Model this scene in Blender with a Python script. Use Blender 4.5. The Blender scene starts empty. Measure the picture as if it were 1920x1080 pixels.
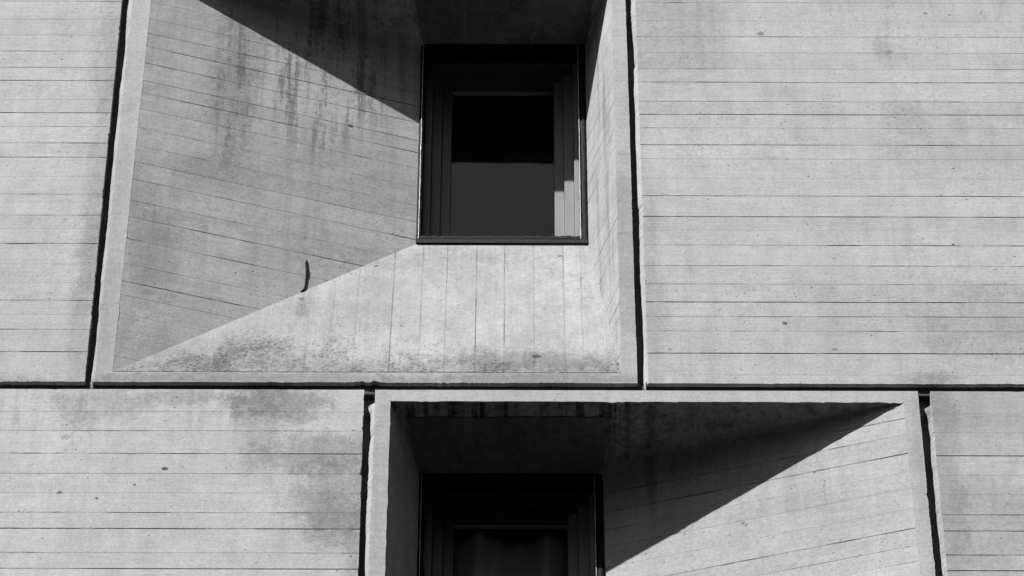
import bpy, bmesh, math, random
from mathutils import Vector, noise as mn
R = math.radians
C = bpy.context.scene.collection
SC = bpy.context.scene

# ------------------------------------------------------------------ camera
FPX, PITCH, ROLL, YAW = 7656.2, 0.8196, 0.002, 0.0008     # focal length in pixels of a 1920 wide frame
CAM = Vector((2.3399, -16.7658, -17.221))
fw = Vector((math.sin(YAW)*math.cos(PITCH), math.cos(YAW)*math.cos(PITCH), math.sin(PITCH)))
rt0 = Vector((math.cos(YAW), -math.sin(YAW), 0)); up0 = rt0.cross(fw)
rt = rt0*math.cos(ROLL)+up0*math.sin(ROLL); up = -rt0*math.sin(ROLL)+up0*math.cos(ROLL)
cd = bpy.data.cameras.new('camera'); cam = bpy.data.objects.new('camera', cd); C.objects.link(cam)
from mathutils import Matrix
m = Matrix((rt, up, -fw)).transposed().to_4x4(); m.translation = CAM
cam.matrix_world = m
cd.sensor_width = 36; cd.lens = FPX/1920*36; cd.clip_end = 500; cd.clip_start = .5
SC.camera = cam

# ------------------------------------------------------------------ sky and sun
SUN = Vector((-0.968, -1.0, 1.79)).normalized()            # towards the sun
el = math.asin(SUN.z)
w = bpy.data.worlds.new('World'); SC.world = w; w.use_nodes = True
nt = w.node_tree; bg = nt.nodes['Background']
sky = nt.nodes.new('ShaderNodeTexSky'); sky.sky_type = 'NISHITA'; sky.sun_disc = False
sky.sun_elevation = el; sky.sun_rotation = math.atan2(SUN.x, SUN.y)
bwn = nt.nodes.new('ShaderNodeSeparateColor')              # black and white through a red filter, as the photograph was taken
nt.links.new(sky.outputs[0], bwn.inputs[0]); nt.links.new(bwn.outputs[0], bg.inputs[0])
bg.inputs[1].default_value = 0.08
sl = bpy.data.lights.new('sun', 'SUN'); sl.energy = 5.0; sl.angle = R(.5); sl.color = (1, 1, 1)
so = bpy.data.objects.new('sun', sl); C.objects.link(so)
so.rotation_euler = SUN.to_track_quat('Z', 'Y').to_euler()
SC.view_settings.view_transform = 'Standard'; SC.view_settings.look = 'None'
SC.view_settings.exposure = 1.13; SC.view_settings.gamma = 1
SC.render.engine = 'CYCLES'
SC.cycles.max_bounces = 6; SC.cycles.diffuse_bounces = 4

# ------------------------------------------------------------------ dimensions (metres)
W, A, WW, S, T, D = 3.0, 1.7556, 1.0741, 1.6782, 0.1032, 0.5049
ZT, ZB, X1, Z1 = 3.7313, 0.0, 1.6428, -0.2349
H = ZT-ZB
def at(px, py, o=(0, 0, 0), n=(0, 1, 0)):                  # where the sight line through a pixel meets a plane of the facade
    d = fw + rt*((px-960)/FPX) - up*((py-540)/FPX)
    n = Vector(n); o = Vector(o)
    return CAM + d*((o-CAM).dot(n)/d.dot(n))
SPL_N = Vector((D, -A, 0)).normalized()                    # wide splay of the upper unit
SPR_N = Vector((-D, -A, 0)).normalized()                   # wide splay of the lower unit
SILL_N = Vector((0, -S, D)).normalized()
spl = lambda px, py: at(px, py, (0, 0, 0), SPL_N)
spr = lambda px, py: at(px, py, (X1+W, 0, 0), SPR_N)
sil = lambda px, py: at(px, py, (0, 0, 0), SILL_N)

# ------------------------------------------------------------------ node helper
class N:
    def __init__(s, name):
        s.m = bpy.data.materials.new(name); s.m.use_nodes = True
        s.t = s.m.node_tree; s.b = s.t.nodes['Principled BSDF']
        s.geo = s.t.nodes.new('ShaderNodeTexCoord').outputs['Object']
    def new(s, k, **kw):
        n = s.t.nodes.new(k)
        for a, v in kw.items(): setattr(n, a, v)
        return n
    def put(s, inp, v):
        if isinstance(v, (int, float)): inp.default_value = v
        elif isinstance(v, (tuple, list, Vector)): inp.default_value = tuple(v)
        else: s.t.links.new(v, inp)
    def f(s, op, a, b=0.0, c=0.0, clamp=False):
        n = s.new('ShaderNodeMath', operation=op, use_clamp=clamp)
        for i, v in enumerate((a, b, c)): s.put(n.inputs[i], v)
        return n.outputs[0]
    def v(s, op, a, b=(0, 0, 0)):
        n = s.new('ShaderNodeVectorMath', operation=op)
        s.put(n.inputs[0], a); s.put(n.inputs[1], b)
        return n.outputs['Value'] if op in ('LENGTH', 'DOT_PRODUCT') else n.outputs[0]
    def noise(s, vec, scale, detail=3, rough=.55, dist=0):
        n = s.new('ShaderNodeTexNoise'); s.put(n.inputs['Vector'], vec)
        n.inputs['Scale'].default_value = scale; n.inputs['Detail'].default_value = detail
        n.inputs['Roughness'].default_value = rough; n.inputs['Distortion'].default_value = dist
        return n.outputs['Fac']
    def ramp(s, x, lo, hi, a=0.0, b=1.0):
        n = s.new('ShaderNodeMapRange', interpolation_type='SMOOTHSTEP')
        s.put(n.inputs[0], x)
        for i, q in enumerate((lo, hi, a, b)): n.inputs[i+1].default_value = q
        return n.outputs[0]
    def attr(s, name):
        return s.new('ShaderNodeAttribute', attribute_name=name).outputs['Fac']
    def scale(s, v):
        return s.v('MULTIPLY', s.geo, v)

def concrete(name, base=.45, along='x', blobs=(), streaks=(), spots=(), pits=1.0, mott=1.0, rough=.88, seam_dark=.08, bump=1.0, chip=None, streak_all=0.0):
    """blobs: (centre, rx, rz, darkness, grain scale) patches of dirt with broken edges; streaks: (centre, rx, rz, darkness) run-off marks"""
    k = N(name)
    col = k.f('ADD', base*.66, 0.0)
    big = k.noise(k.geo, .9, 4, .6); mid = k.noise(k.geo, 5, 5, .65); 
    if along == 'x': g = k.scale((2.2, 2.2, 60)); g2 = k.scale((1.0, 1.0, 170))
    else: g = k.scale((60, 2.2, 2.2)); g2 = k.scale((170, 1, 1))
    gr = k.noise(g, 1, 4, .7); gr2 = k.noise(g2, 1, 3, .7)
    fine = k.noise(k.geo, 55, 4, .75)
    tex = k.f('ADD', k.f('MULTIPLY', k.f('SUBTRACT', big, .5), .46*mott), k.f('MULTIPLY', k.f('SUBTRACT', mid, .5), .52*mott))
    tex = k.f('ADD', tex, k.f('MULTIPLY', k.f('SUBTRACT', gr, .5), .36))
    tex = k.f('ADD', tex, k.f('MULTIPLY', k.f('SUBTRACT', gr2, .5), .20))
    tex = k.f('ADD', tex, k.f('MULTIPLY', k.f('SUBTRACT', fine, .5), .85))
    tex = k.f('ADD', tex, k.f('MULTIPLY', k.f('SUBTRACT', k.noise(k.geo, 130, 2, .7), .5), .5))
    cl = k.noise(k.scale((1.3, 1.3, 1.0)), 21, 5, .75)
    tex = k.f('ADD', tex, k.f('MULTIPLY', k.f('MULTIPLY', k.f('SUBTRACT', cl, .5), k.ramp(k.noise(k.geo, 1.7, 3, .6), .35, .68)), .85*mott))
    vv = k.noise(k.scale((1, 1, .10)), 16, 4, .6)
    tex = k.f('ADD', tex, k.f('MULTIPLY', k.f('SUBTRACT', vv, .5), .30))
    tex = k.f('ADD', tex, k.attr('tone'))
    col = k.f('MULTIPLY', col, k.f('ADD', tex, 1.0))
    def darken(mask, amt):                                  # col *= 1 - mask*amt
        return k.f('MULTIPLY', col, k.f('SUBTRACT', 1.0, k.f('MULTIPLY', mask, amt)))
    bn = {}
    fm = k.noise(k.scale((1.0, 1.0, 1.4)), 38, 5, .8)
    fm2 = k.noise(k.scale((1.6, 1.6, 1.0)), 15, 6, .8)
    for (c, rx, rz, dk, sc) in blobs:
        q = k.v('MULTIPLY', k.v('SUBTRACT', k.geo, (c[0], c[1], c[2])), (1/rx, 0, 1/rz))
        L = k.v('LENGTH', q)
        if sc not in bn: bn[sc] = k.noise(k.geo, sc, 6, .7, .3)
        mk = k.f('SUBTRACT', k.f('ADD', k.f('MULTIPLY', bn[sc], 2.3), k.f('MULTIPLY', fm, 1.5)), L)
        col = darken(k.f('MULTIPLY', k.ramp(mk, .55, 1.35), k.ramp(fm2, .30, .62, .45, 1.0)), dk*1.5)
    st = None
    for (c, rx, rz, dk) in streaks:
        q = k.v('MULTIPLY', k.v('SUBTRACT', k.geo, (c[0], c[1], c[2])), (1/rx, 0, 1/rz))
        L = k.v('LENGTH', q)
        if st is None:
            wob = k.v('ADD', k.scale((1, 0, .06)), (0, 0, 0))
            st = k.noise(wob, 15, 5, .66, .1)
            st2 = k.noise(k.geo, 26, 5, .75)
            st = k.f('ADD', st, k.f('MULTIPLY', k.f('SUBTRACT', st2, .5), .45))
        mk = k.f('MULTIPLY', k.ramp(st, .46, .62), k.ramp(L, 1.0, .35))
        col = darken(mk, dk)
    if streak_all:
        wob = k.scale((1, 1, .05)); sa = k.noise(wob, 14, 4, .6)
        col = darken(k.ramp(sa, .5, .7), streak_all)
    for (c, r, dk) in spots:
        q = k.v('MULTIPLY', k.v('SUBTRACT', k.geo, (c[0], c[1], c[2])), (1/(r*1.25), 0, 1/r))
        L = k.f('ADD', k.v('LENGTH', q), k.f('MULTIPLY', k.f('SUBTRACT', fine, .5), 1.4))
        col = darken(k.ramp(L, 1.15, .7), dk)
    # small blow holes
    vo = k.new('ShaderNodeTexVoronoi'); vo.inputs['Scale'].default_value = 17; k.put(vo.inputs['Vector'], k.scale((1, 1, 1.5)))
    pm = k.f('MULTIPLY', k.ramp(vo.outputs['Distance'], .14, .06), k.ramp(k.noise(k.geo, 2.3, 4, .7), .47, .59))
    pm = k.f('MULTIPLY', pm, pits)
    col = darken(pm, .7)
    if chip:                                                # pitted, lichen darkened band: (z low, z high, strength)
        z = k.new('ShaderNodeSeparateXYZ'); k.put(z.inputs[0], k.geo)
        band = k.ramp(z.outputs[2], chip[1], chip[0])
        lump = k.f('SUBTRACT', k.noise(k.scale((1.0, 1.0, .8)), 2.6, 4, .65), .5)
        pa = k.f('ADD', k.noise(k.scale((1.0, 1.0, 1.1)), 38, 7, .88), k.f('MULTIPLY', lump, .42))
        mk = k.ramp(k.f('ADD', pa, k.f('MULTIPLY', k.f('POWER', band, 2.2), .135)), .60, .72)
        col = darken(k.f('MULTIPLY', mk, k.ramp(band, .0, .5)), chip[2])
        soft = k.ramp(k.f('ADD', k.f('MULTIPLY', mid, .6), k.f('ADD', k.f('MULTIPLY', cl, .5), k.f('MULTIPLY', lump, .7))), .46, .80)
        dr = k.noise(k.scale((1.0, 1.0, .12)), 13, 4, .7)
        col = darken(k.f('MULTIPLY', k.f('POWER', band, .8), soft), .30)
        col = darken(k.f('MULTIPLY', band, k.ramp(dr, .45, .68)), .22)
        col = darken(k.f('MULTIPLY', k.ramp(band, .90, 1.0), k.ramp(fine, .3, .6)), .30)
    # board seams: broken dark lines
    sm = k.attr('seam')
    dv = k.scale((1.5, 1.5, 9)) if along == 'x' else k.scale((9, 1.5, 1.5))
    dash = k.f('ADD', k.noise(dv, 1.25, 5, .72), k.f('MULTIPLY', k.f('SUBTRACT', sm, .62), .22))
    dash2 = k.noise(dv, 5.5, 4, .7)
    dash = k.f('ADD', dash, k.f('MULTIPLY', k.f('SUBTRACT', dash2, .5), .3))
    sd = k.f('MULTIPLY', k.f('ADD', .36, k.f('MULTIPLY', k.ramp(dash, .46, .58), .64)), k.ramp(sm, -.25, .7))
    sd = k.f('MULTIPLY', sd, k.f('GREATER_THAN', sm, .02))
    col = darken(sd, 1-seam_dark)
    pit_h = k.f('ADD', pm, 0.0)
    k.t.links.new(col, k.b.inputs['Base Color'])
    k.b.inputs['Roughness'].default_value = rough
    k.b.inputs['Specular IOR Level'].default_value = .25
    h = k.f('ADD', k.f('MULTIPLY', gr, .35), k.f('MULTIPLY', k.noise(k.geo, 90, 3, .7), .5))
    h = k.f('ADD', h, k.f('MULTIPLY', k.noise(k.geo, 9, 3, .6), 1.2))
    h = k.f('SUBTRACT', h, k.f('MULTIPLY', pm, 1.0))
    bu = k.new('ShaderNodeBump'); bu.inputs['Strength'].default_value = .5*bump; bu.inputs['Distance'].default_value = .004
    k.put(bu.inputs['Height'], h); k.t.links.new(bu.outputs[0], k.b.inputs['Normal'])
    return k.m

def plain(name, c, rough=.6, spec=.3, bump=0, bs=60, var=.0, metal=0):
    k = N(name)
    if var:
        k.t.links.new(k.f('MULTIPLY', c, k.f('ADD', 1.0, k.f('MULTIPLY', k.f('SUBTRACT', k.noise(k.scale((1, 1, .3)), 9, 5, .7), .5), var))), k.b.inputs['Base Color'])
    else: k.b.inputs['Base Color'].default_value = (c, c, c, 1)
    k.b.inputs['Roughness'].default_value = rough; k.b.inputs['Specular IOR Level'].default_value = spec
    k.b.inputs['Metallic'].default_value = metal
    if bump:
        bu = k.new('ShaderNodeBump'); bu.inputs['Strength'].default_value = bump; bu.inputs['Distance'].default_value = .006
        k.put(bu.inputs['Height'], k.noise(k.geo, bs, 4, .7)); k.t.links.new(bu.outputs[0], k.b.inputs['Normal'])
    return k.m

def glass_mat():
    k = N('window_glass'); t = k.t
    tr = k.new('ShaderNodeBsdfTransparent'); tr.inputs[0].default_value = (.9, .9, .9, 1)
    gl = k.new('ShaderNodeBsdfGlossy'); gl.inputs[0].default_value = (1, 1, 1, 1); gl.inputs['Roughness'].default_value = .01
    lw = k.new('ShaderNodeLayerWeight'); fr = k.f('ADD', .028, k.f('MULTIPLY', k.f('POWER', lw.outputs['Facing'], 5.0), .9))
    bu = k.new('ShaderNodeBump'); bu.inputs['Strength'].default_value = .12; bu.inputs['Distance'].default_value = .01
    k.put(bu.inputs['Height'], k.noise(k.geo, 2.0, 2, .5)); t.links.new(bu.outputs[0], gl.inputs['Normal'])
    mx = k.new('ShaderNodeMixShader')
    t.links.new(fr, mx.inputs[0]); t.links.new(tr.outputs[0], mx.inputs[1]); t.links.new(gl.outputs[0], mx.inputs[2])
    t.links.new(mx.outputs[0], t.nodes['Material Output'].inputs['Surface'])
    return k.m

# ------------------------------------------------------------------ mesh helpers
def obj(name, bm, mat, parent=None):
    me = bpy.data.meshes.new(name); bm.normal_update(); bm.to_mesh(me); bm.free()
    me.materials.append(mat)
    o = bpy.data.objects.new(name, me); C.objects.link(o); o.parent = parent
    return o
def thing(name, label, cat, group=None, o=None):
    if o is None:
        o = bpy.data.objects.new(name, None); C.objects.link(o); o.empty_display_size = .2
    o['label'] = label; o['category'] = cat; o['kind'] = 'thing'
    if group: o['group'] = group
    return o
def clip(poly, ax, c, keep_hi):
    out = []
    n = len(poly)
    for i in range(n):
        p, q = poly[i], poly[(i+1) % n]
        a, b = p[ax]-c, q[ax]-c
        if not keep_hi: a, b = -a, -b
        if a >= 0: out.append(p)
        if (a > 0 and b < 0) or (a < 0 and b > 0): out.append(p.lerp(q, a/(a-b)))
    return out
def layers(bm):
    se = bm.faces.layers.float.get('seam') or bm.faces.layers.float.new('seam')
    to = bm.faces.layers.float.get('tone') or bm.faces.layers.float.new('tone')
    return se, to
def boards(bm, poly, ax, cuts, seed=0, tone=.05, back=None, gd=.0008, step=0.0):
    """clip a flat polygon into boards with a fine V groove at every cut (position, strength)"""
    rnd = random.Random(seed); se, to = layers(bm)
    poly = [Vector(p) for p in poly]
    nrm = (poly[1]-poly[0]).cross(poly[2]-poly[0]).normalized()
    if back is None: back = Vector((0, 1, 0))
    back = nrm if nrm.dot(back) > 0 else -nrm
    lo = min(p[ax] for p in poly); hi = max(p[ax] for p in poly)
    cs = sorted([c for c in cuts if lo+.004 < c[0] < hi-.004])
    off = [rnd.uniform(0, step) for _ in range(len(cs)+1)]
    def face(pl, s, t, mid=None, o=0.0, om=0.0):
        if len(pl) < 3: return
        vs = []
        for p in pl:
            q = p.copy()
            if mid is not None and abs(p[ax]-mid) < 1e-7: q += back*(gd*(.15+s)+om)
            else: q += back*o
            vs.append(bm.verts.new(q))
        f = bm.faces.new(vs); f[se] = s; f[to] = t
    prev = None
    for i in range(len(cs)+1):
        pl = poly
        if i > 0: pl = clip(pl, ax, cs[i-1][0]+cs[i-1][2]/2, True)
        if i < len(cs) and pl: pl = clip(pl, ax, cs[i][0]-cs[i][2]/2, False)
        face(pl, 0, rnd.uniform(-tone, tone), None, off[i])
    for i, c in enumerate(cs):
        for s_ in (0, 1):
            lo2, hi2 = (c[0]-c[2]/2, c[0]) if s_ == 0 else (c[0], c[0]+c[2]/2)
            pl = clip(clip(poly, ax, lo2, True), ax, hi2, False) if True else None
            face(pl, c[1], 0, c[0], off[i+s_], (off[i]+off[i+1])/2)
    bmesh.ops.remove_doubles(bm, verts=bm.verts, dist=1e-5)
def subdiv_boundary(bm, step, test=None):
    es = [e for e in bm.edges if len(e.link_faces) == 1 and (test is None or test(e))]
    for e in es:
        L = e.calc_length(); n = int(L/step)
        if n > 0: bmesh.ops.subdivide_edges(bm, edges=[e], cuts=n)
def nz(a, b, s): return mn.noise(Vector((a*s, b*s, 3.7)))
def rough_edge(x, z, amp):
    v = .22*nz(x+7, z, 2)+.14*nz(x, z+5, 19)+.75*nz(x+3, z, 70)*max(0, .4+nz(x+5, z+2, 1.7))
    ch = nz(x+31, z-9, 9)
    if ch > .33: v -= (ch-.33)*5*abs(nz(x, z, 45)+.3)      # a chipped stretch
    return v*amp
def walls(bm, rings, test=None):
    """extrude open edges backwards; rings = list of functions vertex -> offset"""
    se, to = layers(bm)
    es = [e for e in bm.edges if len(e.link_faces) == 1 and (test is None or test(e))]
    cur = {}
    for e in es:
        for v in e.verts: cur[v] = v
    pairs = [tuple(e.verts) for e in es]
    base = {v: v.co.copy() for v in cur}
    for r in rings:
        nxt = {v: bm.verts.new(base[v]+r(base[v])) for v in cur}
        for a, b in pairs:
            f = bm.faces.new((cur[a], cur[b], nxt[b], nxt[a])); f[se] = 0; f[to] = 0
        cur = nxt
    bmesh.ops.recalc_face_normals(bm, faces=bm.faces)
def quad_bm(*polys):
    bm = bmesh.new()
    for pl in polys: bm.faces.new([bm.verts.new(Vector(p)) for p in pl])
    bmesh.ops.remove_doubles(bm, verts=bm.verts, dist=1e-5)
    bmesh.ops.recalc_face_normals(bm, faces=bm.faces)
    return bm
def box(bm, x0, x1, y0, y1, z0, z1):
    vs = [bm.verts.new((x, y, z)) for x in (x0, x1) for y in (y0, y1) for z in (z0, z1)]
    for f in ((0, 1, 3, 2), (4, 6, 7, 5), (0, 4, 5, 1), (2, 3, 7, 6), (0, 2, 6, 4), (1, 5, 7, 3)):
        bm.faces.new([vs[i] for i in f])

# ------------------------------------------------------------------ board heights, read off the facade
SW = .0075
def cut_z(x, lst, fn=at): return [(fn(x, y).z, s, SW*(.6+.7*s)) for y, s in lst]
up_lines = [(4, .35), (38, .5), (68, .45), (98, .4), (128, .45), (153, .8), (189, .6), (213.5, .75), (239, .45), (270.5, .85), (296.5, .55),
            (333.5, .35), (366, .55), (405, .75), (431, .25), (458.5, .8), (497, .35), (531.5, .55), (565.5, .8), (592.5, .45), (620, .4),
            (661, .8), (702, .3)]
up_top = [(y, .5) for y in (-30, -62, -95)]
UPC = cut_z(960, up_lines+up_top)
low_lines = [(773, .3), (809, .45), (852, .85), (889, .3), (925.5, .4), (963, .6), (993, .85), (1038, .7), (1068, .8), (1100, .5), (1140, .6), (1180, .5)]
LOC = cut_z(960, low_lines)
z0 = LOC[-1][0]
LOC += [(z0-.16*i, .5, SW) for i in range(1, 22)]
rs = random.Random(4)
def vary(cuts, seed):
    r = random.Random(seed)
    return [(c+r.uniform(-.002, .002), max(.12, min(.95, s+r.uniform(-.2, .2))), w_) for c, s, w_ in cuts]

# ------------------------------------------------------------------ concrete of the facade
F = at
m_ul = concrete('board_marked_concrete_left', .44, blobs=[(F(205, 90), .11, .55, .16, 5), (F(190, 330), .09, 1.2, .15, 6), (F(160, 560), .08, 1.0, .14, 6), (F(25, 716), .18, .05, .2, 9)], spots=[(F(112, 284), .010, .3)])
m_ur = concrete('board_marked_concrete_right', .425, blobs=[(F(1250, 60), .32, .55, .13, 7), (F(1222, 520), .055, 1.0, .12, 5), (F(1655, 90), .06, .14, .16, 24),
                (F(1685, 215), .10, .13, .12, 22), (F(1470, 172), .15, .07, .1, 20), (F(1860, 620), .5, .3, .10, 14), (F(1745, 712), .14, .07, .25, 16), (F(1800, 260), .6, .35, .08, 12)], streaks=[(F(1290, 560), .28, 1.0, .10), (F(1700, 560), .3, 1.1, .07), (F(1330, 40), .3, .9, .10)],
                spots=[(F(1426, 63), .022, .5), (F(1472, 606), .014, .75), (F(1257, 655), .011, .4), (F(1565, 655), .013, .5), (F(1516, 331), .006, .8), (F(1327, 373), .006, .8), (F(1788, 316), .009, .6), (F(1787, 458), .009, .7), (F(1735, 25), .012, .5), (F(1780, 28), .01, .5), (F(1668, 98), .02, .3)])
m_ll = concrete('board_marked_concrete_below_left', .445, along='x',
                blobs=[(F(520, 757), .30, .16, .36, 9), (F(185, 757), .30, .16, .20, 7), (F(600, 850), .38, .16, .26, 12), (F(640, 935), .30, .32, .26, 13), (F(615, 975), .12, .25, .14, 9),
                       (F(480, 800), .16, .45, .13, 6), (F(340, 745), .3, .06, .2, 9), (F(672, 1010), .08, .3, .2, 8)],
                streaks=[(F(150, 790), .12, .32, .3), (F(40, 755), .3, .3, .16), (F(400, 770), .5, .4, .12)],
                spots=[(F(309, 879), .016, .85), (F(112, 923), .014, .6), (F(252, 909), .009, .7), (F(181, 934), .009, .7), (F(123, 819), .024, .3), (F(640, 824), .04, .14), (F(602, 826), .035, .14)])
m_lr = concrete('board_marked_concrete_below_right', .41, blobs=[(F(1770, 900), .12, 1.3, .17, 6), (F(1830, 765), .4, .2, .10, 7), (F(1850, 980), .3, .4, .10, 9)])
m_rim = concrete('panel_rim_concrete', .41, blobs=[(F(215, 350), .10, 1.6, .10, 8), (F(205, 600), .08, .6, .10, 12), (F(712, 900), .05, .9, .10, 14), (F(1735, 900), .05, .9, .08, 14), (F(1180, 470), .10, .8, .14, 8), (F(430, 712), 1.1, .06, .25, 10), (F(1000, 712), .7, .06, .25, 10)], mott=.8, pits=.5)
m_spl = concrete('splay_concrete', .405, blobs=[(spl(440, 160), .15, .75, .22, 22), (spl(290, 480), .15, .42, .17, 9), (spl(255, 350), .12, .25, .12, 9), (spl(640, 320), .7, .28, .08, 5), (spl(420, 330), .28, .2, .12, 10)],
                 streaks=[(spl(440, 150), .18, 1.1, .48), (spl(600, 130), .48, 1.15, .62), (spl(720, 130), .30, .8, .38), (spl(480, -60), .9, .35, .3)],
                 spots=[(spl(657, 236), .015, .8), (spl(262, 8), .02, .4), (spl(545, 190), .008, .6)], mott=1.15, streak_all=.13)
m_sill = concrete('sill_concrete', .35, along='z', chip=(.0, 1.05, .66), pits=1.0, mott=1.2, blobs=[(sil(860, 560), .8, .5, .08, 8), (sil(840, 490), .45, .2, .12, 12), (sil(560, 590), .5, .25, .10, 14), (sil(566, 575), .035, .16, .22, 26), (sil(430, 660), .5, .2, .14, 18), (sil(980, 675), .5, .12, .25, 24)],
                  spots=[(sil(1005, 668), .022, .8), (sil(705, 499), .012, .8), (sil(1050, 480), .012, .6), (sil(566, 560), .014, .5), (sil(564, 572), .010, .3)], seam_dark=.35)
m_spr = concrete('lower_splay_concrete', .385, blobs=[(spr(1400, 1000), .7, .4, .06, 6)], streaks=[(spr(1225, 850), .16, .8, .45), (spr(1290, 800), .12, .9, .3), (spr(1480, 900), .5, .5, .12)],
                 spots=[(spr(1393, 981), .012, .5), (spr(1399, 984), .01, .5)], mott=.8)
m_jamb = concrete('narrow_jamb_concrete', .39, mott=1.0, streak_all=.36)
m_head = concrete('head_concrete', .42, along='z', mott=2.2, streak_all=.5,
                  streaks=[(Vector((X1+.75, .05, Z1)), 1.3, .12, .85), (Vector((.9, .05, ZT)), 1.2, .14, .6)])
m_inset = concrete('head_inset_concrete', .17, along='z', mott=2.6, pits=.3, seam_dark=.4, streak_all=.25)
m_seal = plain('black_mastic', .006, .55, .06, .9, 110)
m_jseal = plain('joint_mastic', .035, .8, .2, .8, 60, .8)
m_frame = plain('painted_wood_frame', .028, .42, .5, .15, 40, .5)
m_side_lit = plain('wood_painted_sunlit', .15, .5, .35, .15, 40, .7)  # lighter copy of the frame colour, sunlight on the right casing painted in
m_lip_glint = plain('lip_glint_pale', .22, .5, .4, .2, 40, .5)
m_glint = plain('pale_glint_line', .55, .35, .5, .5, 150)
m_joint = concrete('joint_mortar', .20, mott=1.2)
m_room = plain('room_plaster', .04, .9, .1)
m_curtain = plain('curtain_cloth', .8, .95, .1)
m_rod = plain('rusted_iron', .012, .9, .1, .6, 120)
m_glass = glass_mat()

# ------------------------------------------------------------------ plain panels
TH = .13
def lip(z, ztop, zbot, full_bottom):
    """width of the slanted arris along a panel's left edge"""
    v = .023*(1+.45*nz(z, 1, 2)+.15*nz(z, 4, 9)+.2*nz(z, 8, 60)*max(0, nz(z, 6, 1.5)+.3))
    if not full_bottom:
        d = ztop-z
        if d < .105: return 0.0
        v += .020*max(0, 1-(d-.105)/.07)
    return v
def panel_walls(bm, L, ztop, zbot, left_x, keep=None, full_bottom=True):
    """L(z): x of the left edge at height z"""
    def r1(p):
        if abs(p.x-left_x(p.z)) < .014 and zbot+.012 < p.z < ztop-.012 or (abs(p.x-left_x(p.z)) < .014 and full_bottom and p.z < ztop-.02):
            return Vector((-lip(p.z, ztop, zbot, full_bottom), .034, 0))
        return Vector((0, .034, 0))
    def r2(p):
        q = r1(p); return Vector((q.x, TH, 0))
    walls(bm, [r1, r2], keep)
def plain_panel(cor, cuts, mat, label, group, seed, full_bottom, amp=.011):
    """cor = corners top left, top right, bottom right, bottom left on the facade plane"""
    tl, tr, br, bl = [Vector((p[0], 0, p[1])) for p in cor]
    bm = bmesh.new(); boards(bm, [tl, tr, br, bl], 2, cuts, seed, .05, step=.0010)
    subdiv_boundary(bm, .012)
    lx = lambda z: bl.x+(tl.x-bl.x)*(z-bl.z)/(tl.z-bl.z)
    rx = lambda z: br.x+(tr.x-br.x)*(z-br.z)/(tr.z-br.z)
    for v in bm.verts:
        if len([e for e in v.link_edges if len(e.link_faces) == 1]) == 0: continue
        x, z = v.co.x, v.co.z
        n = rough_edge(x, z, amp)
        if abs(x-rx(z)) < .003: v.co.x += n-.002
        elif abs(x-lx(z)) < .003: v.co.x -= n*.5-.001
        if abs(z-bl.z-(br.z-bl.z)*(x-bl.x)/(br.x-bl.x)) < .003: v.co.z -= n*1.3-.002
        elif abs(z-tl.z-(tr.z-tl.z)*(x-tl.x)/(tr.x-tl.x)) < .003: v.co.z += n*.35
    panel_walls(bm, None, tl.z, bl.z, lx, None, full_bottom)
    o = obj('concrete_panel', bm, mat)
    return thing('', label, 'wall panel', group, o)
def P2(px, py): q = at(px, py); return (q.x, q.z)
def edge(pa, pb, z):                                        # point on the facade line through two pixels, at height z
    a, b = at(*pa), at(*pb); t = (z-a.z)/(b.z-a.z); return (a.x+(b.x-a.x)*t, z)
zbu = at(700, 717.5).z; ztl = at(960, 731.5).z              # bottom of the upper row, top of the lower row
ztu = ZT+.14; zbl = ztl-(ztu-zbu)
GP = 'precast concrete panels of the facade'
# vertical joint edges: (neighbour's right edge, own left edge)
J1r = ((229.6, 0), (159.5, 716)); J1l = ((248, 0), (177, 716))
J2r = ((1173.5, 0), (1195.5, 710)); J2l = ((1191, 0), (1215, 710))
K1r = ((683.5, 735), (672, 1080)); K1l = ((703.5, 735), (690.5, 1080))
K2r = ((1721.5, 735), (1754.5, 1080)); K2l = ((1744, 735), (1776.5, 1080))
PW = 3.29
e = edge
tr, br = e(*J1r, ztu), e(*J1r, zbu)
plain_panel([(tr[0]-PW+.1, ztu), tr, br, (br[0]-PW, zbu)], vary(UPC, 1), m_ul, 'flat board-marked concrete panel left of the upper window panel', GP, 1, True)
tl, bl = e(*J2l, ztu), e(*J2l, zbu)
plain_panel([tl, (tl[0]+PW-.1, ztu), (bl[0]+PW, zbu), bl], vary(UPC, 2), m_ur, 'large flat board-marked concrete panel right of the upper window', GP, 2, True)
tr, br = e(*K1r, ztl), e(*K1r, zbl)
plain_panel([(tr[0]-PW+.05, ztl), tr, br, (br[0]-PW, zbl)], vary(LOC, 3), m_ll, 'stained flat concrete panel left of the lower window, with dark damp patches along its top', GP, 3, False, .010)
tl, bl = e(*K2l, ztl), e(*K2l, zbl)
plain_panel([tl, (tl[0]+PW-.1, ztl), (bl[0]+PW, zbl), bl], vary(LOC, 4), m_lr, 'flat concrete panel in the lower right corner beyond the lower window panel', GP, 4, False)

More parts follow.
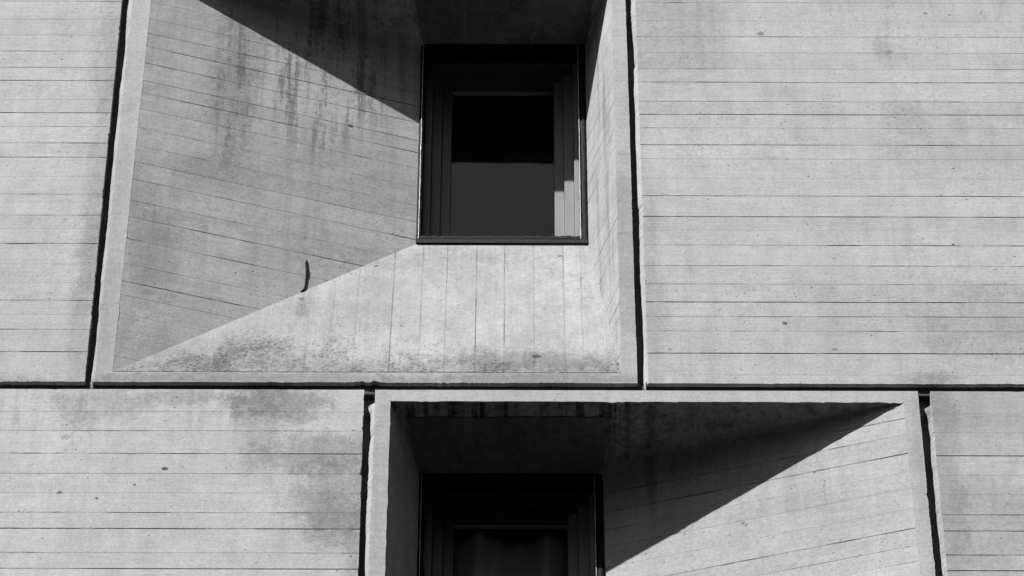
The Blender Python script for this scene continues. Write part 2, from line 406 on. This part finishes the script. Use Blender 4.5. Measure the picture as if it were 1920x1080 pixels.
# ------------------------------------------------------------------ window panels
def tube_ring(bm, x0, x1, z0, z1, w_l, w_r, w_t, w_b, ya, yb, sides=(0, 1, 2, 3)):
    """rectangular ring with real thickness: outer rect, inner rect inset, from depth ya to yb"""
    o = [(x0, z0), (x1, z0), (x1, z1), (x0, z1)]; i = [(x0+w_l, z0+w_b), (x1-w_r, z0+w_b), (x1-w_r, z1-w_t), (x0+w_l, z1-w_t)]
    vo = [[bm.verts.new((p[0], y, p[1])) for p in o] for y in (ya, yb)]; vi = [[bm.verts.new((p[0], y, p[1])) for p in i] for y in (ya, yb)]
    for k in sides:
        l = (k+1) % 4
        bm.faces.new((vo[0][k], vo[0][l], vi[0][l], vi[0][k])); bm.faces.new((vo[1][k], vi[1][k], vi[1][l], vo[1][l]))
        bm.faces.new((vi[0][k], vi[0][l], vi[1][l], vi[1][k])); bm.faces.new((vo[0][k], vo[1][k], vo[1][l], vo[0][l]))
def window_panel(x0, zt, mirror, jr, jl, ztop, zbot, splay_cuts, sill_cuts, jamb_cuts, mats, label, full_bottom, seed, rim_cuts):
    X = (lambda l: x0+W-l) if mirror else (lambda l: x0+l)
    zb = zt-H
    root = thing('concrete_panel', label, 'wall panel', GP)
    # rim: four flat borders round the opening
    tl, bl, tr, br = edge(*jl, ztop), edge(*jl, zbot), edge(*jr, ztop), edge(*jr, zbot)
    v = lambda p: Vector((p[0], 0, p[1]))
    O = [v(tl), v(tr), v(br), v(bl)]; I = [Vector((x0, 0, zt)), Vector((x0+W, 0, zt)), Vector((x0+W, 0, zb)), Vector((x0, 0, zb))]
    bm = bmesh.new()
    for k in range(4):
        l = (k+1) % 4; boards(bm, [O[k], O[l], I[l], I[k]], 2, [], seed+k, .02)
    inner = lambda p: x0-.02 < p.x < x0+W+.02 and zb-.02 < p.z < zt+.02
    lx = lambda z: bl[0]+(tl[0]-bl[0])*(z-bl[1])/(tl[1]-bl[1])
    rx = lambda z: br[0]+(tr[0]-br[0])*(z-br[1])/(tr[1]-br[1])
    isin = lambda q: ((abs(q.x-x0) < .001 or abs(q.x-x0-W) < .001) and zb-.001 < q.z < zt+.001) or ((abs(q.z-zb) < .001 or abs(q.z-zt) < .001) and x0-.001 < q.x < x0+W+.001)
    subdiv_boundary(bm, .012)
    inn = set()
    for q in bm.verts:
        x, z = q.co.x, q.co.z; n = rough_edge(x, z, .009)
        if isin(q.co):
            inn.add(q); a_ = .0015+.0075*abs(nz(x+2, z, 7))*(1+nz(x, z+8, 40))
            if abs(z-zt) < .001 and x0+.01 < x < x0+W-.01: q.co.z -= a_*(1.6 if nz(x, 5, 6) > .2 else .7)
            elif abs(x-x0) < .001 and abs(z-zt) > .01: q.co.x += a_*.8
            elif abs(x-x0-W) < .001 and abs(z-zt) > .01: q.co.x -= a_*.8
        else:
            if abs(x-rx(z)) < .003: q.co.x += n*1.1-.002
            elif abs(x-lx(z)) < .003: q.co.x -= n*.4
            if abs(z-zbot) < .003: q.co.z -= n*1.5-.002
            elif abs(z-ztop) < .003: q.co.z += n*.3
    bm.verts.ensure_lookup_table()
    inner_e = lambda ed: ed.verts[0] in inn and ed.verts[1] in inn
    keep = [ed for ed in bm.edges if len(ed.link_faces) == 1]
    ein = set(ed for ed in keep if inner_e(ed)); eout = set(ed for ed in keep if not inner_e(ed))
    panel_walls(bm, None, ztop, zbot, lx, lambda ed: ed in eout, full_bottom)
    walls(bm, [lambda p: Vector((0, .014, 0))], lambda ed: ed in ein)
    obj('rim', bm, mats['rim'], root)
    y1 = D
    P = lambda l, y, z: Vector((X(l), y, z))
    bm = bmesh.new(); boards(bm, [P(0, 0, zt), P(0, 0, zb), P(A, D, zb+S), P(A, D, zt-T)], 2, splay_cuts, seed+11, .045, step=.0010)
    bmesh.ops.recalc_face_normals(bm, faces=bm.faces); obj('wide_splayed_jamb', bm, mats['splay'], root)
    bm = bmesh.new(); boards(bm, [P(W, 0, zt), P(W, 0, zb), P(A+WW, D, zb+S), P(A+WW, D, zt-T)], 2, jamb_cuts, seed+12, .05)
    obj('narrow_splayed_jamb', bm, mats['jamb'], root)
    bm = bmesh.new(); Q = [P(0, 0, zb), P(W, 0, zb), P(A+WW, D, zb+S), P(A, D, zb+S)]
    boards(bm, clip(Q, 2, zb+.013, True), 0, sill_cuts, seed+13, .045)
    se, to = layers(bm); f_ = bm.faces.new([bm.verts.new(p) for p in clip(Q, 2, zb+.013, False)]); f_[se] = 1.0
    # dark line of dirt gathered at the foot of the sill
    o_ = obj('sill', bm, mats['sill'], root)
    bm = bmesh.new(); boards(bm, [P(0, 0, zt), P(W, 0, zt), P(A+WW, D, zt-T), P(A, D, zt-T)], 1, [(.12, .2, SW)], seed+14, .03, Vector((0, 0, 1)))
    hd = obj('head', bm, mats['head'], root)
    # the corner between head and wide splay is cast round
    bm = bmesh.new(); rows = []
    c0, c1 = P(0, 0, zt), P(A, D, zt-T); cd_ = (c1-c0).normalized()
    hd_n = Vector((0, -T, -D)).normalized()                # down out of the head
    hdir = cd_.cross(hd_n).normalized()
    if hdir.y > 0: hdir = -hdir
    if hdir.dot(P(W, 0, zt)-P(0, 0, zt)) < 0: hdir = -hdir
    for i in range(61):
        t = .02+.975*i/60; p = c0.lerp(c1, t); q_ = .02+.17*math.sin(t*2.4)
        a_ = p+Vector((0, 0, -q_)); b_ = p+Vector((-q_ if mirror else q_, 0, 0))
        rows.append([bm.verts.new(a_*(1-u)**2+p*2*u*(1-u)+b_*u*u) for u in [j/12 for j in range(13)]])
    for i in range(60):
        for j in range(12): bm.faces.new((rows[i][j], rows[i+1][j], rows[i+1][j+1], rows[i][j+1]))
    bmesh.ops.recalc_face_normals(bm, faces=bm.faces)
    for f_ in bm.faces: f_.smooth = True
    obj('rounded_corner', bm, mats['fillet'], hd)
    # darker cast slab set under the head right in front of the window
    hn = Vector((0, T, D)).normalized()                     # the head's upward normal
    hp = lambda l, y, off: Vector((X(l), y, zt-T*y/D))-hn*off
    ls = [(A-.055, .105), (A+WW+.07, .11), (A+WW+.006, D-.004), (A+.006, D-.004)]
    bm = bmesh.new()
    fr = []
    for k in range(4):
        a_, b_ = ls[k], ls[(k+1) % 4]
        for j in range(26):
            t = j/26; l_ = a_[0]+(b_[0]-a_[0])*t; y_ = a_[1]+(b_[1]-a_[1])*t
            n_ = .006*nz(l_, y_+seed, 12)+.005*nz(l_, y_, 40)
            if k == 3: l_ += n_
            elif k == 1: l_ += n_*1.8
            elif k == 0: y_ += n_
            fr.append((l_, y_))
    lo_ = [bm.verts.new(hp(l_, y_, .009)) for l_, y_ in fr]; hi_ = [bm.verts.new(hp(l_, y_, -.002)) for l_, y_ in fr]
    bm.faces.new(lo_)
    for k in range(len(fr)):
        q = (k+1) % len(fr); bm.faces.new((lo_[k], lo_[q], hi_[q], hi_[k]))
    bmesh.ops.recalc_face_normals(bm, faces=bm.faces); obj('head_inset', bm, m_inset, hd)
    # window
    xa, xb = sorted((X(A), X(A+WW))); za, zc = zb+S, zt-T
    ins = [.010, .076, .139, .202]; it = [.010, .052, .092, .134]; dep = [D+.12, D+.19, D+.225, D+.262]
    def casing(sides, ks=(0, 1, 2)):
        b = bmesh.new()
        for k in ks:
            d_ = ins[k+1]-ins[k]; tube_ring(b, xa+ins[k], xb-ins[k], za+ins[k], zc-it[k], d_, d_, it[k+1]-it[k], d_, dep[k], D+.335, sides)
        bmesh.ops.delete(b, geom=[q for q in b.verts if not q.link_faces], context='VERTS')
        bmesh.ops.recalc_face_normals(b, faces=b.faces)
        bmesh.ops.bevel(b, geom=[ed for ed in b.edges if ed.is_manifold and ed.calc_face_angle(0) > 1 and min(v_.co.y for v_ in ed.verts) < D+.23], offset=.003, segments=1, affect='EDGES')
        return b
    bm = casing((0, 2, 3))
    # outer lining that reaches the concrete
    tube_ring(bm, xa-.02, xb+.02, za-.02, zc+.02, .036, .036, .036, .036, D+.012, D+.33)
    bmesh.ops.recalc_face_normals(bm, faces=bm.faces)
    win = obj('window', bm, m_frame, root)
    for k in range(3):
        sc_ = obj('side_casing', casing((1,), (k,)), m_side_lit, win); sc_['label'] = 'upright casing member on the right of the window, sunlight put into its paler colour'
    bm = bmesh.new(); box(bm, xa+.203, xb-.203, D+.288, D+.306, zc-.156, zc-.138); obj('frame_lip_glint', bm, m_lip_glint, win)  # added pale bar, stands for light caught on the frame's inner lip
    bm = bmesh.new(); box(bm, xa+.19, xb-.19, D+.310, D+.316, za+.19, zc-.125); obj('glass', bm, m_glass, win)
    # black mastic smeared round the reveal
    bm = bmesh.new()
    ya, yb = D-.012, D+.11
    def strip(p0, p1, inward, wdt, n=60):
        d_ = p1-p0
        rows = []
        for j in range(n+1):
            p = p0+d_*(j/n); s_ = p.x*3+p.z
            ww_ = wdt*(1+.18*nz(s_, 2, 8)+.16*nz(s_, 5, 33)); e0 = -.005-.004*abs(nz(s_, 9, 18)); fr_ = ya+.003*nz(s_, 1, 25)
            pts = [p+inward*e0+Vector((0, ya+.012, 0)), p+inward*(e0*.4)+Vector((0, fr_, 0)), p+inward*(ww_*.55)+Vector((0, fr_-.005+.003*nz(s_, 3, 50), 0)), p+inward*ww_+Vector((0, fr_+.006, 0)), p+inward*ww_+Vector((0, yb, 0))]
            rows.append([bm.verts.new(q) for q in pts])
        for j in range(n):
            for c_ in range(4): bm.faces.new((rows[j][c_], rows[j+1][c_], rows[j+1][c_+1], rows[j][c_+1]))
    strip(Vector((xa, 0, za-.004)), Vector((xa, 0, zc+.004)), Vector((1, 0, 0)), .030)
    strip(Vector((xb, 0, za-.004)), Vector((xb, 0, zc+.004)), Vector((-1, 0, 0)), .042)
    strip(Vector((xa, 0, zc)), Vector((xb, 0, zc)), Vector((0, 0, -1)), .030)
    strip(Vector((xa, 0, za+.022)), Vector((xb, 0, za+.022)), Vector((0, 0, 1)), .045)
    bmesh.ops.recalc_face_normals(bm, faces=bm.faces)
    for f_ in bm.faces: f_.smooth = True
    obj('black_seal', bm, m_seal, win)
    bm = bmesh.new(); box(bm, xa-.003, xb+.003, D-.016, D+.05, za-.006, za+.026); obj('bottom_strip', bm, plain('bottom_strip_metal', .02, .8, .1, .6, 60, 1.2), win)
    for xc, s_ in ((xa+.010, 1), (xb-.045, 1)):             # thin pale lines, the glint on the seal's edge painted in, broken up
        z_ = za+.03
        h_ = .0016 if xc < (xa+xb)/2 else .0011; bm = bmesh.new(); rows = []
        for j in range(90):
            z_ = za+.03+(zc-za-.05)*j/89; a_ = h_*(1+.7*nz(z_, xc, 30)); o_ = .0015*nz(z_, 5, 14)
            rows.append([bm.verts.new((xc+o_-a_, D-.006, z_)), bm.verts.new((xc+o_-a_, D-.0195, z_)), bm.verts.new((xc+o_+a_, D-.0195, z_)), bm.verts.new((xc+o_+a_, D-.006, z_))])
        for j in range(89):
            for c_ in range(4): bm.faces.new((rows[j][c_], rows[j+1][c_], rows[j+1][(c_+1) % 4], rows[j][(c_+1) % 4]))
        bm.faces.new(rows[0]); bm.faces.new(rows[-1]); bmesh.ops.recalc_face_normals(bm, faces=bm.faces)
        obj('seal_edge_glint', bm, m_glint, win)
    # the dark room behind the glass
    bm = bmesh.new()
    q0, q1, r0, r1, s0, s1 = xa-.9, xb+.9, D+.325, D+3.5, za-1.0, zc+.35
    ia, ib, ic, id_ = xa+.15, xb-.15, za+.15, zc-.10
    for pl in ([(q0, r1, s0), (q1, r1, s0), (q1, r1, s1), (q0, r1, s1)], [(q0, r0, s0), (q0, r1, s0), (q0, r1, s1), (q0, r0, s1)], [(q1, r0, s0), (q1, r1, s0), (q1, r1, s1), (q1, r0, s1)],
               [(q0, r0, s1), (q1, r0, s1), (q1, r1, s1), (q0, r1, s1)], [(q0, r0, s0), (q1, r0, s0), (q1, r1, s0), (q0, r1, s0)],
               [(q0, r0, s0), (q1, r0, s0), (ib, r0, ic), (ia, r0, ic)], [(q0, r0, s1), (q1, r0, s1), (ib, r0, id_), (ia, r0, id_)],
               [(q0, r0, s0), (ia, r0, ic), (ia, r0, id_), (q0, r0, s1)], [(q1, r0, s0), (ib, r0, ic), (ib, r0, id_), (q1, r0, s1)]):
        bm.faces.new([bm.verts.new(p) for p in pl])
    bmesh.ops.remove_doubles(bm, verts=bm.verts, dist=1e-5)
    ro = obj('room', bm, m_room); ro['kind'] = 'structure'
    return root, (xa, xb, za, zc)

spl_lines = [(-20, .3), (2, .3), (33, .3), (60, .45), (85.4, .85), (116, .7), (149, .4), (172, .8), (202, .42), (237, .35), (271, .5), (302, .3), (334.6, .6), (374, .5), (405, .5),
             (446, .65), (493, .3), (526, .7), (552, .4), (587, .35), (628, .3), (667, .3)]
SPLC = [(spl(275-.0889*y, y).z, s, SW*(.7+.6*s)) for y, s in spl_lines]
sill_x = [(382, .3), (428, .35), (498, .3), (568, .25), (615, .3), (660, .4), (728, .55), (784, .4), (832, .5), (890, .7), (945, .75), (1002, .6), (1061, .5), (1095, .4), (1140, .25)]
SILC = [(at(x, 697).x, s*.85, SW) for x, s in sill_x]
window_panel(0, ZT, False, J2r, J1l, ztu, zbu, SPLC, SILC, vary(UPC, 7), dict(rim=m_rim, splay=m_spl, jamb=m_jamb, sill=m_sill, head=m_head, fillet=m_spl),
             'concrete panel with the upper window, broad sunlit splay on its left, sloping sill below', True, 20, [])
spr_lines = [(784, .45), (814, .5), (849.5, .7), (883, .3), (915, .4), (953, .3), (990, .5), (1022, .35), (1052, .4), (1090, .4)]
SPRC = [(spr(1695+.085*(y-753), y).z, s, SW*(.7+.6*s)) for y, s in spr_lines]
SPRC += [(SPRC[-1][0]-.16*i, .4, SW) for i in range(1, 20)]
_, wl = window_panel(X1, Z1, True, K2r, K1l, ztl, zbl, SPRC, [(X1+.2*i, .3, SW) for i in range(1, 14)], [(Z1-.15*i, .2, SW) for i in range(1, 22)],
             dict(rim=m_rim, splay=m_spr, jamb=m_jamb, sill=m_sill, head=m_head, fillet=m_spr),
             'concrete panel with the lower window, its broad right splay cut by a diagonal shadow', False, 40, [])

# mortar fins hanging from the lower left corners
def fin(p, wdt, hgt, label, seed):
    bm = bmesh.new(); r = random.Random(seed)
    n = 7; a_, b_ = [], []
    for j in range(n+1):
        t = j/n; z_ = p.z+.012-hgt*t; h_ = wdt*(1-t*.85)*(.9+.2*r.random())/2; o_ = wdt*.1*math.sin(t*3+seed)
        y_ = .006+.02*t
        a_.append([bm.verts.new((p.x+o_-h_, y_+.018, z_)), bm.verts.new((p.x+o_+h_*.2, y_, z_)), bm.verts.new((p.x+o_+h_, y_+.012, z_)), bm.verts.new((p.x+o_, y_+.06, z_))])
    for j in range(n):
        for k in range(4): bm.faces.new((a_[j][k], a_[j][(k+1) % 4], a_[j+1][(k+1) % 4], a_[j+1][k]))
    bm.faces.new(a_[0]); bm.faces.new(a_[-1][::-1])
    bmesh.ops.recalc_face_normals(bm, faces=bm.faces)
    return thing('', label, 'mortar', 'mortar fins at the panel corners', obj('mortar_fin', bm, m_rim))
fin(at(1212, 717)+Vector((-.003, 0, 0)), .026, .075, 'small pale mortar fin hanging at the foot of the joint right of the upper window', 3)
fin(at(175, 715)+Vector((-.006, 0, 0)), .026, .066, 'small pale mortar fin hanging at the foot of the joint left of the upper splay', 5)

# ------------------------------------------------------------------ joints
GJ = 'recessed joints between the panels'
def joint(pts, wdt, label, horiz=False, y=.085, mat=None):
    """a mortar filled strip set back between two panels"""
    (xa, za), (xb, zb_) = pts
    bm = bmesh.new(); n = int(math.hypot(xb-xa, zb_-za)/.03); rows = []
    for j in range(n+1):
        t = j/n; x = xa+(xb-xa)*t; z = za+(zb_-za)*t; r = []
        for k, (u, dy) in enumerate(((-1, .05), (-1, 0), (-.3, 0), (.3, 0), (1, 0), (1, .05))):
            yy = y+dy+.004*nz(x+z+u, k, 9)
            p = (x+u*wdt/2, yy, z) if not horiz else (x, yy, z+u*wdt/2)
            r.append(bm.verts.new(p))
        rows.append(r)
    for j in range(n):
        for k in range(5): bm.faces.new((rows[j][k], rows[j][k+1], rows[j+1][k+1], rows[j+1][k]))
        bm.faces.new((rows[j][5], rows[j][0], rows[j+1][0], rows[j+1][5]))
    bm.faces.new(rows[0]); bm.faces.new(rows[-1])
    bmesh.ops.recalc_face_normals(bm, faces=bm.faces)
    return thing('', label, 'joint', GJ, obj('panel_joint', bm, mat or m_joint))
def midj(a, b, z): p, q = edge(*a, z), edge(*b, z); return ((p[0]+q[0])/2, z)
joint((midj(J1r, J1l, ztu), midj(J1r, J1l, zbu-.004)), .18, 'leaning upright joint along the left side of the upper window panel')
joint((midj(J2r, J2l, ztu), midj(J2r, J2l, zbu-.004)), .18, 'upright joint just right of the upper window, beside the large flat panel')
joint((midj(K1r, K1l, ztl+.004), midj(K1r, K1l, zbl)), .18, 'upright joint left of the lower window, beside the stained flat panel')
joint((midj(K2r, K2l, ztl+.004), midj(K2r, K2l, zbl)), .18, 'leaning upright joint near the right edge, past the lower splay')
zj = (zbu+ztl)/2
joint(((-3.5, zj), (7.2, zj)), .075, 'long level joint running between the upper and lower rows of panels', True, .030, m_jseal)

# ------------------------------------------------------------------ curtain behind the lower window
xa, xb, za, zc = wl
bm = bmesh.new(); nx, nz_ = 90, 10; rows = []
for i in range(nx+1):
    t = i/nx; x = xa+.12+(xb-xa-.24)*t
    y = D+.405+.045*math.sin(t*15+.6*math.sin(t*7))+.012*math.sin(t*41)
    rows.append([bm.verts.new((x+.01*math.sin(j+t*9), y+.008*math.sin(j*1.3+t*20), zc-.12-1.8*j/nz_)) for j in range(nz_+1)])
for i in range(nx):
    for j in range(nz_): bm.faces.new((rows[i][j], rows[i+1][j], rows[i+1][j+1], rows[i][j+1]))
back = [f for f in bm.faces]
bmesh.ops.solidify(bm, geom=back, thickness=.003)
for f in bm.faces: f.smooth = True
thing('', 'dim folded cloth curtain hanging behind the glass of the lower window', 'curtain', None, obj('curtain', bm, m_curtain))

# ------------------------------------------------------------------ the iron rod at the foot of the splay
def tube(bm, pts, rad, n=10):
    rows = []
    for i, p in enumerate(pts):
        d = (pts[min(i+1, len(pts)-1)]-pts[max(i-1, 0)]).normalized(); s_ = d.cross(Vector((0, 1, 0))).normalized(); t_ = d.cross(s_)
        rows.append([bm.verts.new(p+(s_*math.cos(k*2*math.pi/n)+t_*math.sin(k*2*math.pi/n))*rad[i]) for k in range(n)])
    for i in range(len(pts)-1):
        for k in range(n): bm.faces.new((rows[i][k], rows[i][(k+1) % n], rows[i+1][(k+1) % n], rows[i+1][k]))
    bm.faces.new(rows[0]); bm.faces.new(rows[-1])
    bmesh.ops.recalc_face_normals(bm, faces=bm.faces)
bm = bmesh.new()
rp = [(575.0, 487, .0015), (574.6, 490, .0055), (573.8, 494, .0072), (574.2, 500, .0070), (575.2, 505, .0082), (575.0, 511, .0080), (574.2, 519, .0065), (573.4, 527, .0060), (572.6, 534, .0058), (571.4, 540, .0055), (568.5, 545, .0058), (564, 547.5, .0035)]
tube(bm, [spl(x, y)+SPL_N*r*.55 for x, y, r in rp], [r for _, _, r in rp])
for f in bm.faces: f.smooth = True
thing('', 'short black rusted iron rod standing against the upper left splay where it meets the sill', 'iron rod', None, obj('iron_rod', bm, m_rod))

# ------------------------------------------------------------------ unseen dark slope added behind the camera to block low sky light
bm = bmesh.new(); g = []
for i in range(41):
    row = []
    for j in range(11):
        a = math.pi*(1.0+i/40); rr = 70+j*22
        z = -22+(j/10)**1.1*155*(1+.15*mn.noise(Vector((i*.3, j*.3, 1))))
        row.append(bm.verts.new((2+rr*math.cos(a), rr*math.sin(a), z)))
    g.append(row)
for i in range(40):
    for j in range(10): bm.faces.new((g[i][j], g[i+1][j], g[i+1][j+1], g[i][j+1]))
o = obj('sky_blocker', bm, plain('sky_blocker_dark', .03, .95, .05, 0, 60, .6)); o['kind'] = 'structure'
